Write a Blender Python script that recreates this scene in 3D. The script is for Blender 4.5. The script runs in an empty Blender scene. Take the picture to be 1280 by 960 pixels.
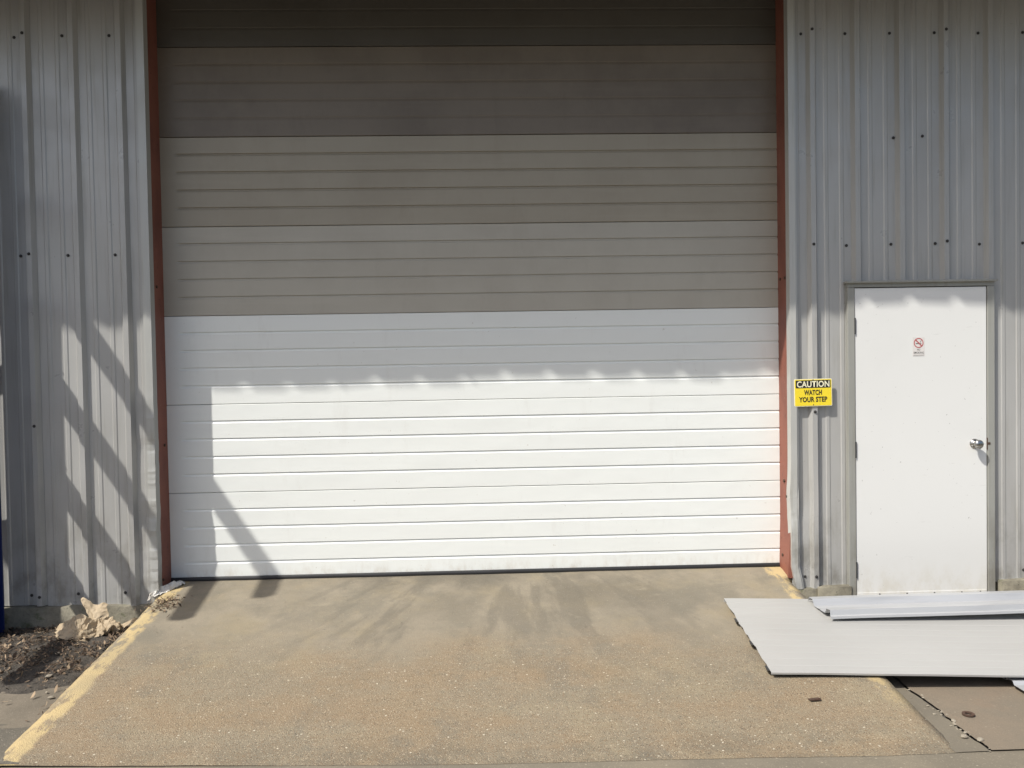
import bpy, bmesh, math, random
from mathutils import Vector, Matrix, noise as mnoise
random.seed(7)
scene = bpy.context.scene
C = scene.collection
# ------------------------------------------------------------------ camera
CAM = Vector((-0.060, -5.5782, 1.4639)); YAW, PITCH, ROLL, FPX = 0.0317, -0.0243, -0.0171, 1037.82
cy, sy, cp, sp, cr, sr = math.cos(YAW), math.sin(YAW), math.cos(PITCH), math.sin(PITCH), math.cos(ROLL), math.sin(ROLL)
fw = Vector((sy*cp, cy*cp, sp)); rt0 = Vector((cy, -sy, 0)); up0 = rt0.cross(fw)
rt = cr*rt0 + sr*up0; up = -sr*rt0 + cr*up0
cd = bpy.data.cameras.new("camera"); cam = bpy.data.objects.new("camera", cd); C.objects.link(cam)
m = Matrix((rt, up, -fw)).transposed().to_4x4(); m.translation = CAM; cam.matrix_world = m
cd.sensor_width = 36.0; cd.lens = FPX*36/1280; cd.clip_start = 0.05; cd.clip_end = 2000
scene.camera = cam
# ------------------------------------------------------------------ light
SA, SK = 1.30, 2.00                       # sunlight travels (SA, 1, -SK)
el = math.atan2(SK, math.hypot(SA, 1)); az = math.atan2(-SA, -1)
w = bpy.data.worlds.new("World"); scene.world = w; w.use_nodes = True
nt = w.node_tree; nt.nodes.clear()
sky = nt.nodes.new('ShaderNodeTexSky'); sky.sky_type = 'NISHITA'; sky.sun_disc = False
sky.sun_elevation = el; sky.sun_rotation = az; sky.air_density = 1.0; sky.dust_density = 3.0; sky.ozone_density = 1.0
bg = nt.nodes.new('ShaderNodeBackground'); bg.inputs[1].default_value = 0.10
ow = nt.nodes.new('ShaderNodeOutputWorld'); nt.links.new(sky.outputs[0], bg.inputs[0]); nt.links.new(bg.outputs[0], ow.inputs[0])
sl = bpy.data.lights.new("sun", 'SUN'); sl.energy = 3.55; sl.angle = math.radians(0.8); sl.color = (1, 0.965, 0.90)
so = bpy.data.objects.new("sun", sl); C.objects.link(so); so.location = (-20, -20, 30)
so.rotation_euler = Vector((SA, 1, -SK)).to_track_quat('-Z', 'Y').to_euler()
vs = scene.view_settings; vs.view_transform = 'Standard'; vs.look = 'None'; vs.exposure = 0.55; vs.gamma = 1
scene.view_settings.use_curve_mapping = False

# ------------------------------------------------------------------ helpers
def link(name, me, mat=None, parent=None, **kw):
    o = bpy.data.objects.new(name, me); C.objects.link(o)
    if mat and me and not me.materials: me.materials.append(mat)
    if parent: o.parent = parent
    for k, v in kw.items(): o[k] = v
    return o
def empty(name, loc=(0, 0, 0), parent=None, **kw):
    o = bpy.data.objects.new(name, None); C.objects.link(o); o.location = loc; o.empty_display_size = .1
    if parent: o.parent = parent
    for k, v in kw.items(): o[k] = v
    return o
def mesh(name, v, f, smooth=False):
    me = bpy.data.meshes.new(name); me.from_pydata([tuple(p) for p in v], [], f); me.update()
    if smooth: me.polygons.foreach_set('use_smooth', [True]*len(me.polygons))
    return me
def bmm(name, bm, smooth=False):
    me = bpy.data.meshes.new(name); bm.to_mesh(me); bm.free()
    if smooth: me.polygons.foreach_set('use_smooth', [True]*len(me.polygons))
    return me
def box(bm, x0, x1, y0, y1, z0, z1):
    vs_ = [bm.verts.new(p) for p in ((x0,y0,z0),(x1,y0,z0),(x1,y1,z0),(x0,y1,z0),(x0,y0,z1),(x1,y0,z1),(x1,y1,z1),(x0,y1,z1))]
    for f in ((3,2,1,0),(4,5,6,7),(0,1,5,4),(1,2,6,5),(2,3,7,6),(3,0,4,7)): bm.faces.new([vs_[i] for i in f])
    return vs_
def boxm(name, x0, x1, y0, y1, z0, z1, bev=0.0):
    bm = bmesh.new(); box(bm, x0, x1, y0, y1, z0, z1)
    if bev: bmesh.ops.bevel(bm, geom=bm.edges[:], offset=bev, segments=2, affect='EDGES', profile=.5)
    return bmm(name, bm)
def lathe(bm, prof, cx, cy_, cz, axis='Y', n=24):
    rings = []
    for d, r in prof:
        ring = []
        for i in range(n):
            a = 2*math.pi*i/n
            if axis == 'Y': p = (cx + r*math.cos(a), cy_ + d, cz + r*math.sin(a))
            else: p = (cx + r*math.cos(a), cy_ + r*math.sin(a), cz + d)
            ring.append(bm.verts.new(p))
        rings.append(ring)
    for a, b in zip(rings, rings[1:]):
        for i in range(n): bm.faces.new((a[i], a[(i+1) % n], b[(i+1) % n], b[i]))
    bm.faces.new(rings[-1]); bm.faces.new(rings[0][::-1])
    bmesh.ops.recalc_face_normals(bm, faces=bm.faces[:])
def fbm(x, y, z, o=4): return mnoise.fractal(Vector((x, y, z)), 1.0, 2.0, o)

# ------------------------------------------------------------------ materials
class M:
    def __init__(s, name, base=(.5,.5,.5), rough=.5, metal=0.0, spec=.5):
        s.m = bpy.data.materials.new(name); s.m.use_nodes = True
        s.t = s.m.node_tree; s.b = s.t.nodes['Principled BSDF']
        s.b.inputs['Base Color'].default_value = (*base, 1); s.b.inputs['Roughness'].default_value = rough
        s.b.inputs['Metallic'].default_value = metal; s.b.inputs['Specular IOR Level'].default_value = spec
        s.tc = s.t.nodes.new('ShaderNodeTexCoord'); s.col = None
    def n(s, typ, **kw):
        nd = s.t.nodes.new(typ)
        for k, v in kw.items():
            if k.startswith('i_'): nd.inputs[k[2:]].default_value = v
            else: setattr(nd, k, v)
        return nd
    def L(s, a, b): s.t.links.new(a, b)
    def vec(s, sc=(1, 1, 1), loc=(0, 0, 0), src='Object'):
        mp = s.n('ShaderNodeMapping'); mp.inputs['Scale'].default_value = sc; mp.inputs['Location'].default_value = loc
        s.L(s.tc.outputs[src], mp.inputs['Vector']); return mp.outputs['Vector']
    def noise(s, scale, detail=4, rough=.55, sc=(1, 1, 1), loc=(0, 0, 0), dist=0):
        nd = s.n('ShaderNodeTexNoise'); s.L(s.vec(sc, loc), nd.inputs['Vector'])
        nd.inputs['Scale'].default_value = scale; nd.inputs['Detail'].default_value = detail
        nd.inputs['Roughness'].default_value = rough; nd.inputs['Distortion'].default_value = dist
        return nd.outputs['Fac']
    def vor(s, scale, feat='F1', sc=(1, 1, 1), out='Distance'):
        nd = s.n('ShaderNodeTexVoronoi'); nd.feature = feat; s.L(s.vec(sc), nd.inputs['Vector']); nd.inputs['Scale'].default_value = scale
        return nd.outputs[out]
    def ramp(s, fac, a, b, lo=0.0, hi=1.0):
        nd = s.n('ShaderNodeMapRange'); nd.clamp = True; nd.interpolation_type = 'SMOOTHSTEP'
        for i, v in enumerate((a, b, lo, hi)): nd.inputs[i+1].default_value = v
        s.L(fac, nd.inputs[0]); return nd.outputs[0]
    def math(s, op, a, b=None):
        nd = s.n('ShaderNodeMath'); nd.operation = op
        for i, v in enumerate((a, b)):
            if v is None: continue
            if isinstance(v, (int, float)): nd.inputs[i].default_value = v
            else: s.L(v, nd.inputs[i])
        return nd.outputs[0]
    def xyz(s):
        nd = s.n('ShaderNodeSeparateXYZ'); s.L(s.tc.outputs['Object'], nd.inputs[0]); return nd.outputs
    def mix(s, fac, a, b, mode='MIX'):
        nd = s.n('ShaderNodeMix'); nd.data_type = 'RGBA'; nd.blend_type = mode
        for i, v in ((0, fac), (6, a), (7, b)):
            if isinstance(v, (int, float)): nd.inputs[i].default_value = v
            elif isinstance(v, tuple): nd.inputs[i].default_value = (*v, 1)
            else: s.L(v, nd.inputs[i])
        return nd.outputs[2]
    def color(s, c): s.L(c, s.b.inputs['Base Color'])
    def rough(s, c): s.L(c, s.b.inputs['Roughness'])
    def bump(s, h, strength=.3, dist=.01):
        nd = s.n('ShaderNodeBump'); nd.inputs['Strength'].default_value = strength; nd.inputs['Distance'].default_value = dist
        s.L(h, nd.inputs['Height'])
        if s.b.inputs['Normal'].links: s.L(s.b.inputs['Normal'].links[0].from_socket, nd.inputs['Normal'])
        s.L(nd.outputs[0], s.b.inputs['Normal'])

def wall_metal(name, base, rough=.36, metal=.35):
    a = M(name, base, rough, metal)
    n1 = a.noise(1.2, 5, .6, (1, 1, .35)); n2 = a.noise(14, 4, .6, (2.5, 2.5, .12)); n3 = a.noise(90, 2)
    c = a.mix(a.ramp(n1, .35, .7), base, tuple(x*.86 for x in base))
    c = a.mix(a.math('MULTIPLY', a.ramp(n2, .50, .76), .5), c, (base[0]*.68, base[1]*.66, base[2]*.6))
    z = a.xyz()[2]
    low = a.math('MULTIPLY', a.ramp(z, .75, -.15), a.ramp(a.noise(6, 6, .65, (1, 1, .6)), .42, .66))
    c = a.mix(a.math('MULTIPLY', low, .6), c, (.17, .155, .12))
    spots = a.math('MULTIPLY', a.ramp(a.noise(45, 2), .70, .76), a.ramp(z, 1.4, 0))
    c = a.mix(a.math('MULTIPLY', spots, .5), c, (.22, .2, .17))
    a.color(c); a.rough(a.ramp(a.noise(5, 5, .6), .3, .7, rough-.06, rough+.12))
    a.bump(a.noise(2.2, 2, .5, (1.6, 1, .35)), .35, .012); a.bump(n3, .04, .002)
    return a.m
m_wall = wall_metal('galvanised_wall', (.44, .435, .415), .33, .16)
m_trim = wall_metal('pale_metal_trim', (.50, .50, .47), .40, .2)
m_frame = wall_metal('grey_frame_paint', (.33, .33, .30), .5, .1)

a = M('white_door_paint', (.78, .79, .78), .33)
c = a.mix(a.math('MULTIPLY', a.ramp(a.noise(2.2, 5, .65, (1, 1, 2)), .45, .8), .35), (.765, .785, .755), (.69, .705, .675))
z = a.xyz()[2]
c = a.mix(a.math('MULTIPLY', a.ramp(z, .14, .0), a.ramp(a.noise(16, 5, .7, (1, 1, .5)), .4, .75)), c, (.62, .60, .54))
c = a.mix(a.math('MULTIPLY', a.ramp(a.noise(7, 6, .7, (1.4, 1, .35), (4, 4, 1)), .56, .74), .2), c, (.60, .59, .55))
c = a.mix(a.math('MULTIPLY', a.ramp(a.noise(34, 3, .6), .72, .75), .5), c, (.42, .38, .32))
a.color(c); a.bump(a.noise(2.2, 3, .5, (1, 1, 2.4)), .4, .010); a.bump(a.noise(160, 2), .06, .001); m_white = a.m

def old_paint(name, base, dirt, amt):
    a = M(name, base, .42)
    n1 = a.noise(1.6, 5, .65); n2 = a.noise(9, 5, .65, (1, 1, .3)); n3 = a.noise(2.5, 4, .6, (.4, 1, 6))
    c = a.mix(a.math('MULTIPLY', a.ramp(n1, .35, .7), amt), base, dirt)
    c = a.mix(a.math('MULTIPLY', a.ramp(n2, .5, .78), .35), c, dirt)
    c = a.mix(a.math('MULTIPLY', a.ramp(n3, .5, .75), .3), c, tuple(x*1.12 for x in base))
    a.color(c); a.bump(a.noise(2.5, 2), .22, .006); a.bump(a.noise(160, 2), .06, .001); return a.m
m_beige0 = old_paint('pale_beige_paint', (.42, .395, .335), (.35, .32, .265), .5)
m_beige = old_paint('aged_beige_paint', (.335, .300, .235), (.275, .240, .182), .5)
m_beige2 = old_paint('brown_beige_paint', (.180, .150, .115), (.125, .100, .075), .7)
m_beige3 = old_paint('dark_brown_paint', (.088, .080, .066), (.07, .062, .05), .7)

a = M('man_door_paint', (.78, .78, .75), .38)
z = a.xyz()[2]
c = a.mix(a.math('MULTIPLY', a.ramp(a.noise(1.8, 5, .6), .45, .75), .3), (.705, .705, .68), (.64, .642, .615))
g = a.math('MULTIPLY', a.ramp(z, .12, -.16), a.ramp(a.noise(9, 6, .7, (1, 1, .6)), .38, .68))
c = a.mix(a.math('MULTIPLY', g, .6), c, (.56, .53, .44))
c = a.mix(a.math('MULTIPLY', a.ramp(a.noise(38, 3, .6), .70, .73), .6), c, (.3, .29, .27))
c = a.mix(a.math('MULTIPLY', a.ramp(a.noise(5, 4, .7, (.8, 1, 5), (3, 0, 1)), .66, .72), .25), c, (.45, .44, .42))
a.color(c); a.bump(a.noise(5, 2), .12, .003); m_mandoor = a.m

a = M('red_oxide_primer', (.27, .075, .043), .62)
c = a.mix(a.ramp(a.noise(5, 5, .65, (1, 1, .5)), .35, .75), (.245, .088, .058), (.17, .058, .040))
c = a.mix(a.math('MULTIPLY', a.ramp(a.noise(22, 5, .7), .60, .68), .6), c, (.10, .04, .028))
c = a.mix(a.math('MULTIPLY', a.ramp(a.noise(30, 4, .7, (1, 1, .4), (5, 2, 0)), .66, .72), .5), c, (.42, .25, .18))
a.color(c); a.bump(a.noise(40, 4), .2, .002); m_red = a.m

a = M('black_rubber', (.015, .015, .016), .6); a.bump(a.noise(60, 3), .2, .003); m_rubber = a.m
a = M('screw_head', (.05, .047, .045), .6, .3); m_screw = a.m
a = M('chrome', (.42, .41, .39), .16, 1.0); a.rough(a.ramp(a.noise(60, 4), .4, .7, .15, .35)); m_chrome = a.m
a = M('rust', (.10, .035, .02), .8); a.color(a.mix(a.noise(60, 4), (.035, .020, .013), (.10, .055, .035))); m_rust = a.m
a = M('blue_rack_paint', (.012, .022, .10), .45)
a.color(a.mix(a.math('MULTIPLY', a.ramp(a.noise(18, 5, .7), .62, .7), .7), (.012, .024, .115), (.06, .04, .035))); m_blue = a.m
a = M('sign_yellow', (.80, .62, .03), .4); a.color(a.mix(a.math('MULTIPLY', a.ramp(a.noise(30, 4, .7), .5, .8), .3), (.82, .64, .035), (.62, .48, .06))); m_yel = a.m
a = M('sign_black', (.02, .02, .018), .45); m_blk = a.m
a = M('sign_cream', (.82, .78, .55), .45); m_cream = a.m
a = M('sticker_paper', (.66, .63, .60), .5); m_stick = a.m
a = M('sticker_red', (.45, .10, .10), .5); m_sred = a.m
a = M('sticker_grey', (.12, .12, .11), .5); m_sgrey = a.m

# foundation
a = M('foundation_concrete', (.26, .24, .19), .9)
c = a.mix(a.ramp(a.noise(7, 6, .7), .35, .68), (.24, .22, .165), (.14, .127, .095))
c = a.mix(a.math('MULTIPLY', a.ramp(a.noise(11, 5, .7, (1, 1, 1), (4, 1, 2)), .52, .66), .8), c, (.075, .085, .035))
c = a.mix(a.ramp(a.noise(55, 3, .6), .66, .72), c, (.08, .075, .06))
a.color(c); a.bump(a.noise(25, 6, .7), .8, .012); m_found = a.m

def speckle(a, c, amount, light=(.36, .30, .21), brown=(.175, .110, .06), dark=(.085, .07, .05)):
    v = a.n('ShaderNodeTexVoronoi'); a.L(a.vec(), v.inputs['Vector']); v.inputs['Scale'].default_value = 150
    sep = a.n('ShaderNodeSeparateColor'); a.L(v.outputs['Color'], sep.inputs[0])
    inside = a.ramp(v.outputs['Distance'], .52, .36)
    def on(ch, lo, hi, col, c, k=1.0):
        f = a.math('MULTIPLY', a.ramp(sep.outputs[ch], lo, hi), inside)
        return a.mix(a.math('MULTIPLY', a.math('MULTIPLY', f, amount), k), c, col)
    c = on('Red', .62, .70, brown, c, .8); c = on('Green', .80, .86, light, c); c = on('Blue', .86, .90, dark, c, .8)
    v2 = a.n('ShaderNodeTexVoronoi'); a.L(a.vec(loc=(3, 7, 0)), v2.inputs['Vector']); v2.inputs['Scale'].default_value = 62
    s2 = a.n('ShaderNodeSeparateColor'); a.L(v2.outputs['Color'], s2.inputs[0])
    f = a.math('MULTIPLY', a.ramp(s2.outputs['Red'], .965, .975), a.ramp(v2.outputs['Distance'], .34, .24))
    c = a.mix(a.math('MULTIPLY', f, amount), c, (.48, .43, .33))
    return c, a.math('MULTIPLY', a.ramp(v.outputs['Distance'], .7, .1), amount)

# ramp concrete: object coordinates are world coordinates
a = M('ramp_concrete', (.25, .2, .13), .9)
x, y, z = a.xyz()
n_big = a.noise(1.1, 5, .6); n_mid = a.noise(4.5, 6, .65)
near = a.ramp(a.math('ADD', y, a.math('MULTIPLY', a.math('SUBTRACT', n_big, .5), 1.4)), -.55, -1.35)
c = a.mix(a.ramp(n_mid, .3, .7), (.252, .217, .160), (.205, .179, .133))
c = a.mix(a.math('MULTIPLY', near, .8), c, (.215, .177, .119))
c = a.mix(a.math('MULTIPLY', a.ramp(a.noise(2.6, 5, .65, (1, 1, 1), (2, 5, 0)), .45, .7), .6), c, (.262, .217, .138))
# tyre-mark streaks fanning out from the door
dx = a.math('DIVIDE', a.math('SUBTRACT', x, .05), a.math('SUBTRACT', 1.6, y))
cmb = a.n('ShaderNodeCombineXYZ'); a.L(a.math('MULTIPLY', dx, 4.2), cmb.inputs[0]); a.L(a.math('MULTIPLY', y, .55), cmb.inputs[1])
st = a.n('ShaderNodeTexNoise'); a.L(cmb.outputs[0], st.inputs['Vector']); st.inputs['Scale'].default_value = 1.6; st.inputs['Detail'].default_value = 5; st.inputs['Roughness'].default_value = .6
streak = a.math('MULTIPLY', a.ramp(st.outputs['Fac'], .49, .59), a.ramp(a.math('ADD', y, a.math('MULTIPLY', n_mid, .6)), -1.35, -.35))
cen = a.ramp(a.math('ABSOLUTE', a.math('ADD', x, .05)), 1.75, .6)
c = a.mix(a.math('MULTIPLY', a.math('MULTIPLY', streak, cen), .55), c, (.118, .104, .080))
dk = a.math('MULTIPLY', a.math('MULTIPLY', cen, a.ramp(y, -1.0, .1)), a.ramp(a.noise(2.1, 5, .6, (1, .8, 1), (9, 0, 0)), .35, .65))
c = a.mix(a.math('MULTIPLY', dk, .85), c, (.122, .108, .082))
warm = a.math('MULTIPLY', near, a.ramp(a.noise(1.7, 5, .65, (1, 1.6, 1), (1, 8, 0)), .40, .62))
c = a.mix(a.math('MULTIPLY', warm, .75), c, (.238, .175, .106))
gry = a.ramp(a.noise(2.3, 6, .7, (1, .7, 1), (6, 3, 0)), .50, .66)
c = a.mix(a.math('MULTIPLY', gry, .55), c, (.150, .136, .105))
pale = a.math('MULTIPLY', a.ramp(a.noise(3.1, 5, .6, (.8, 1.5, 1), (2, 11, 0)), .58, .72), a.ramp(y, -1.2, -.6))
c = a.mix(a.math('MULTIPLY', pale, .6), c, (.27, .235, .17))
oil = a.math('MULTIPLY', a.ramp(a.noise(17, 4, .6), .70, .76), .6); c = a.mix(oil, c, (.085, .072, .055))
fb = a.math('MULTIPLY', a.ramp(y, -1.75, -2.0), a.ramp(a.noise(5, 5, .65), .4, .6)); c = a.mix(a.math('MULTIPLY', fb, .5), c, (.13, .115, .085))
amt = a.ramp(near, 0, 1, .20, 1.0)
c, hsp = speckle(a, c, amt)
# worn yellow edge paint
def stripe(xe, wd, sgn):
    d = a.math('MULTIPLY', a.math('SUBTRACT', x, xe), sgn)
    d = a.math('ADD', d, a.math('MULTIPLY', a.math('SUBTRACT', a.noise(7, 5, .7), .5), .10))
    return a.ramp(d, wd+.02, wd-.015)
sL = stripe(-2.243, .115, 1.0); sR = a.math('MULTIPLY', stripe(1.972, .10, -1.0), a.ramp(y, -1.85, -1.30))
worn = a.ramp(a.noise(11, 6, .75, (1, .5, 1)), .60, .46)
pt = a.math('MULTIPLY', a.math('MAXIMUM', sL, sR), a.ramp(worn, 0, 1, .12, 1.0))
c = a.mix(a.math('MULTIPLY', pt, .92), c, a.mix(a.ramp(a.noise(4, 4), .4, .7), (.47, .36, .18), (.38, .30, .165)))
a.color(c); a.rough(a.ramp(n_mid, .3, .7, .75, .95))
a.bump(a.noise(9, 6, .6), .3, .01); a.bump(hsp, .5, .004); a.bump(a.noise(220, 2), .35, .002); m_ramp = a.m

def concrete(name, c1, c2, c3, spk=.5):
    a = M(name, c1, .92)
    c = a.mix(a.ramp(a.noise(3, 6, .65), .35, .68), c1, c2)
    c = a.mix(a.math('MULTIPLY', a.ramp(a.noise(1.3, 5, .6, (1, 1, 1), (7, 2, 0)), .5, .7), .8), c, c3)
    c, h = speckle(a, c, spk, tuple(k*1.8 for k in c1), tuple(k*.7 for k in c1), tuple(k*.4 for k in c1))
    a.color(c); a.bump(a.noise(14, 6, .65), .4, .01); a.bump(a.noise(200, 2), .4, .002); return a.m
m_slab = concrete('grey_concrete', (.185, .160, .118), (.155, .135, .10), (.205, .175, .125), .35)
m_gutter = concrete('smooth_dark_concrete', (.165, .143, .106), (.14, .122, .092), (.18, .153, .11), .15)
m_redslab = concrete('reddish_concrete', (.19, .153, .110), (.165, .140, .104), (.205, .142, .095), .2)
m_leftslab = concrete('pale_left_concrete', (.19, .16, .12), (.155, .132, .098), (.125, .107, .08), .3)
m_asph = concrete('worn_asphalt', (.13, .115, .09), (.10, .09, .07), (.15, .13, .10), 1.0)

a = M('far_asphalt', (.16, .145, .12), .95); c = a.mix(a.noise(.4, 6), (.10, .092, .08), (.07, .066, .06)); a.color(c); m_far = a.m
a = M('dirt', (.085, .06, .04), .95)
c = a.mix(a.ramp(a.noise(9, 6, .7), .35, .65), (.105, .090, .072), (.052, .045, .037)); c = a.mix(a.ramp(a.noise(60, 4, .7), .6, .7), c, (.16, .135, .10))
a.color(c); a.bump(a.noise(30, 6, .75), 1.0, .03); m_dirt = a.m

def leafmat():
    a = M('dead_leaves', (.12, .08, .045), .85)
    oi = a.n('ShaderNodeAttribute'); oi.attribute_name = 'tone'
    r = a.n('ShaderNodeValToRGB'); a.L(oi.outputs['Fac'], r.inputs[0])
    e = r.color_ramp.elements; e[0].color = (.045, .028, .018, 1); e[1].color = (.34, .25, .16, 1)
    k = e.new(.5); k.color = (.12, .08, .05, 1)
    a.color(r.outputs[0]); return a.m
m_leaf = leafmat()
a = M('kraft_paper', (.42, .31, .19), .8)
c = a.mix(a.ramp(a.noise(6, 5, .6), .35, .7), (.42, .335, .225), (.34, .265, .17)); a.color(c)
a.b.inputs['Subsurface Weight'].default_value = 0; a.bump(a.noise(30, 5, .65), .5, .006); m_kraft = a.m
a = M('film_plastic', (.62, .60, .56), .35); c = a.mix(a.ramp(a.noise(12, 5), .45, .65), (.66, .64, .60), (.40, .36, .30)); a.color(c); a.bump(a.noise(40, 4), .4, .004); m_film = a.m
a = M('pale_stone', (.5, .46, .38), .9); c = a.mix(a.noise(30, 4), (.36, .32, .25), (.17, .145, .11)); a.color(c); a.bump(a.noise(60, 4), .6, .004); m_stone = a.m
a = M('panel_top_paint', (.60, .58, .55), .42)
c = a.mix(a.ramp(a.noise(1.4, 5, .6, (.25, 1, 1)), .35, .7), (.37, .367, .352), (.335, .332, .318))
c = a.mix(a.math('MULTIPLY', a.ramp(a.noise(9, 5, .7, (.25, 1.5, 1)), .5, .75), .25), c, (.33, .318, .29))
a.color(c); a.bump(a.noise(3, 2, .5, (.3, 1.4, 1)), .25, .006); m_panel = a.m
a = M('galvalume_panel', (.52, .53, .54), .30, .25)
c = a.mix(a.ramp(a.noise(6, 5, .6, (.15, 2, 1)), .4, .7), (.455, .46, .465), (.36, .365, .37)); a.color(c)
a.bump(a.noise(4, 2, .5, (.3, 2, 1)), .2, .005); m_galv = a.m
a = M('dark_steel', (.06, .06, .06), .6, .5); m_dsteel = a.m
a = M('timber', (.35, .24, .13), .8); a.color(a.mix(a.noise(8, 5, .6, (.2, 3, 3)), (.40, .28, .16), (.26, .17, .09))); m_wood = a.m
a = M('bark', (.12, .09, .06), .9); a.bump(a.noise(20, 5), .8, .03); m_bark = a.m
a = M('foliage', (.05, .08, .03), .7); a.color(a.mix(a.noise(3, 4), (.035, .06, .02), (.08, .115, .04))); m_fol = a.m
a = M('stucco', (.30, .29, .26), .9); a.color(a.mix(a.noise(.6, 5), (.32, .30, .27), (.26, .25, .22))); m_stucco = a.m
a = M('dark_glass', (.03, .04, .05), .12); m_glass = a.m

# ------------------------------------------------------------------ setting: ground
GZ = -.25
def rampz(y): return max(GZ, -.114*(0.15 - y)) if y < .15 else 0.0
def grid(name, xs, ys, fz, mat, **kw):
    v = []; f = []; nx = len(xs)
    for yy in ys:
        for xx in xs: v.append((xx, yy, fz(xx, yy)))
    for j in range(len(ys)-1):
        for i in range(nx-1):
            k = j*nx+i; f.append((k, k+1, k+nx+1, k+nx))
    return link(name, mesh(name, v, f, True), mat, **kw)
def lin(a_, b_, n): return [a_+(b_-a_)*i/(n-1) for i in range(n)]
gx = [-900, -200, -60, -20, 20, 60, 200, 900]
grid('ground', gx, [-900, -200, -60, -20, -8, 6], lambda x_, y_: GZ-.012, m_far, kind='structure')
JP = [(-9, -1.93), (-2.2, -1.949), (-1.147, -2.005), (-.113, -2.06), (.92, -2.076), (1.604, -2.100), (2.067, -2.093), (9, -2.09)]
def yjoint(x_):
    for (a_, b_), (c_, d_) in zip(JP, JP[1:]):
        if a_ <= x_ <= c_: return b_+(d_-b_)*(x_-a_)/(c_-a_)+.004*fbm(x_*5, 0, 3)
    return -2.0
jx = lin(-9, 9, 240)
link('concrete_apron', mesh('concrete_apron', [(x_, yjoint(x_)+.006, GZ) for x_ in jx]+[(x_, -6, GZ) for x_ in jx], [(i, 240+i, 241+i, i+1) for i in range(239)]), m_slab, kind='structure')
# ramp: a solid wedge with slightly wandering, chipped edges
NX, NY = 90, 70
ys = lin(.42, -2.00, NY); v = []; f = []
for j, yy in enumerate(ys):
    xl = -2.243 + .006*fbm(1, yy*3, 0) + (.005*fbm(1, yy*16, 5)); xr = 1.972 + .008*fbm(7, yy*3, 0) + .006*fbm(9, yy*16, 5)
    if yy > .0: xl, xr = -2.34, 2.1
    for i in range(NX):
        t = i/(NX-1); xx = xl + (xr-xl)*t
        zz_ = rampz(yy) + .004*fbm(xx*1.3, yy*1.3, 2)
        if i in (0, NX-1): zz_ -= .012
        yq = yy if yy > -1.5 else -1.5+(yy+1.5)*((yjoint(xx)+1.5)/(-.5))
        v.append((xx, yq, max(rampz(yq)+(zz_-rampz(yy)), GZ+.0015)))
top = len(v)
for j in range(NY-1):
    for i in range(NX-1):
        k = j*NX+i; f.append((k, k+NX, k+NX+1, k+1))
for side in (0, NX-1):
    b0 = len(v)
    for j in range(NY): p = v[j*NX+side]; v.append((p[0]+(-.008 if side == 0 else .008), p[1], GZ-.03))
    for j in range(NY-1):
        q = (j*NX+side, (j+1)*NX+side, b0+j+1, b0+j); f.append(q if side else q[::-1])
ramp_o = link('concrete_ramp', mesh('concrete_ramp', v, f, True), m_ramp, kind='structure')
# right side: smooth gutter strip, then reddish slab beyond a broken joint
def jagx(yy): return 2.09 + .02*fbm(3, yy*4, 1) + .012*fbm(3, yy*18, 3)
ysr = lin(-.04, -2.094, 60)
def strip(name, fx0, fx1, mat, zof, edge=False):
    v = []; f = []
    n = 14
    for yy in ysr:
        for i in range(n):
            t = i/(n-1); xx = fx0(yy)*(1-t)+fx1(yy)*t
            zz_ = GZ + zof + .004*fbm(xx*3, yy*3, 8)
            v.append((xx, yy, zz_))
    for j in range(len(ysr)-1):
        for i in range(n-1):
            k = j*n+i; f.append((k, k+n, k+n+1, k+1))
    return link(name, mesh(name, v, f, True), mat, kind='structure')
strip('gutter_slab', lambda y_: 1.94, lambda y_: jagx(y_)-.004, m_gutter, .004)
strip('side_slab', lambda y_: jagx(y_)+.006, lambda y_: 8.0, m_redslab, .008)
# left: dirt bank, pale slab, worn asphalt
xsd = lin(-6.0, -2.14, 110); ysd = lin(-.02, -1.30, 60)
def dirtz(x_, y_):
    h = .032*math.exp(-((x_+2.55)/.45)**2 - ((y_+.35)/.45)**2) + .02*math.exp(-((x_+3.1)/.6)**2-((y_+.6)/.3)**2)
    h += .018*fbm(x_*5, y_*5, 0) + .008*fbm(x_*22, y_*22, 3)
    e = min(1, max(0, (y_+1.22+.08*fbm(x_*3, 2, 2))/.25))
    return GZ - .012 + (h + .022)*e
grid('dirt_ground', xsd, ysd, dirtz, m_dirt, kind='structure')
grid('left_slab', lin(-6, -2.12, 40), lin(-1.02, -1.62, 12), lambda x_, y_: GZ + .002 + .004*fbm(x_*2, y_*2, 3), m_leftslab, kind='structure')
grid('asphalt_patch', lin(-6, -2.12, 60), lin(-1.50, -1.945, 24), lambda x_, y_: GZ + .002 + .012*min(1, max(0, (-1.52-y_+.05*fbm(x_*4, 1, 1))/.07)) + .004*fbm(x_*14, y_*14, 3), m_asph, kind='structure')

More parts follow.
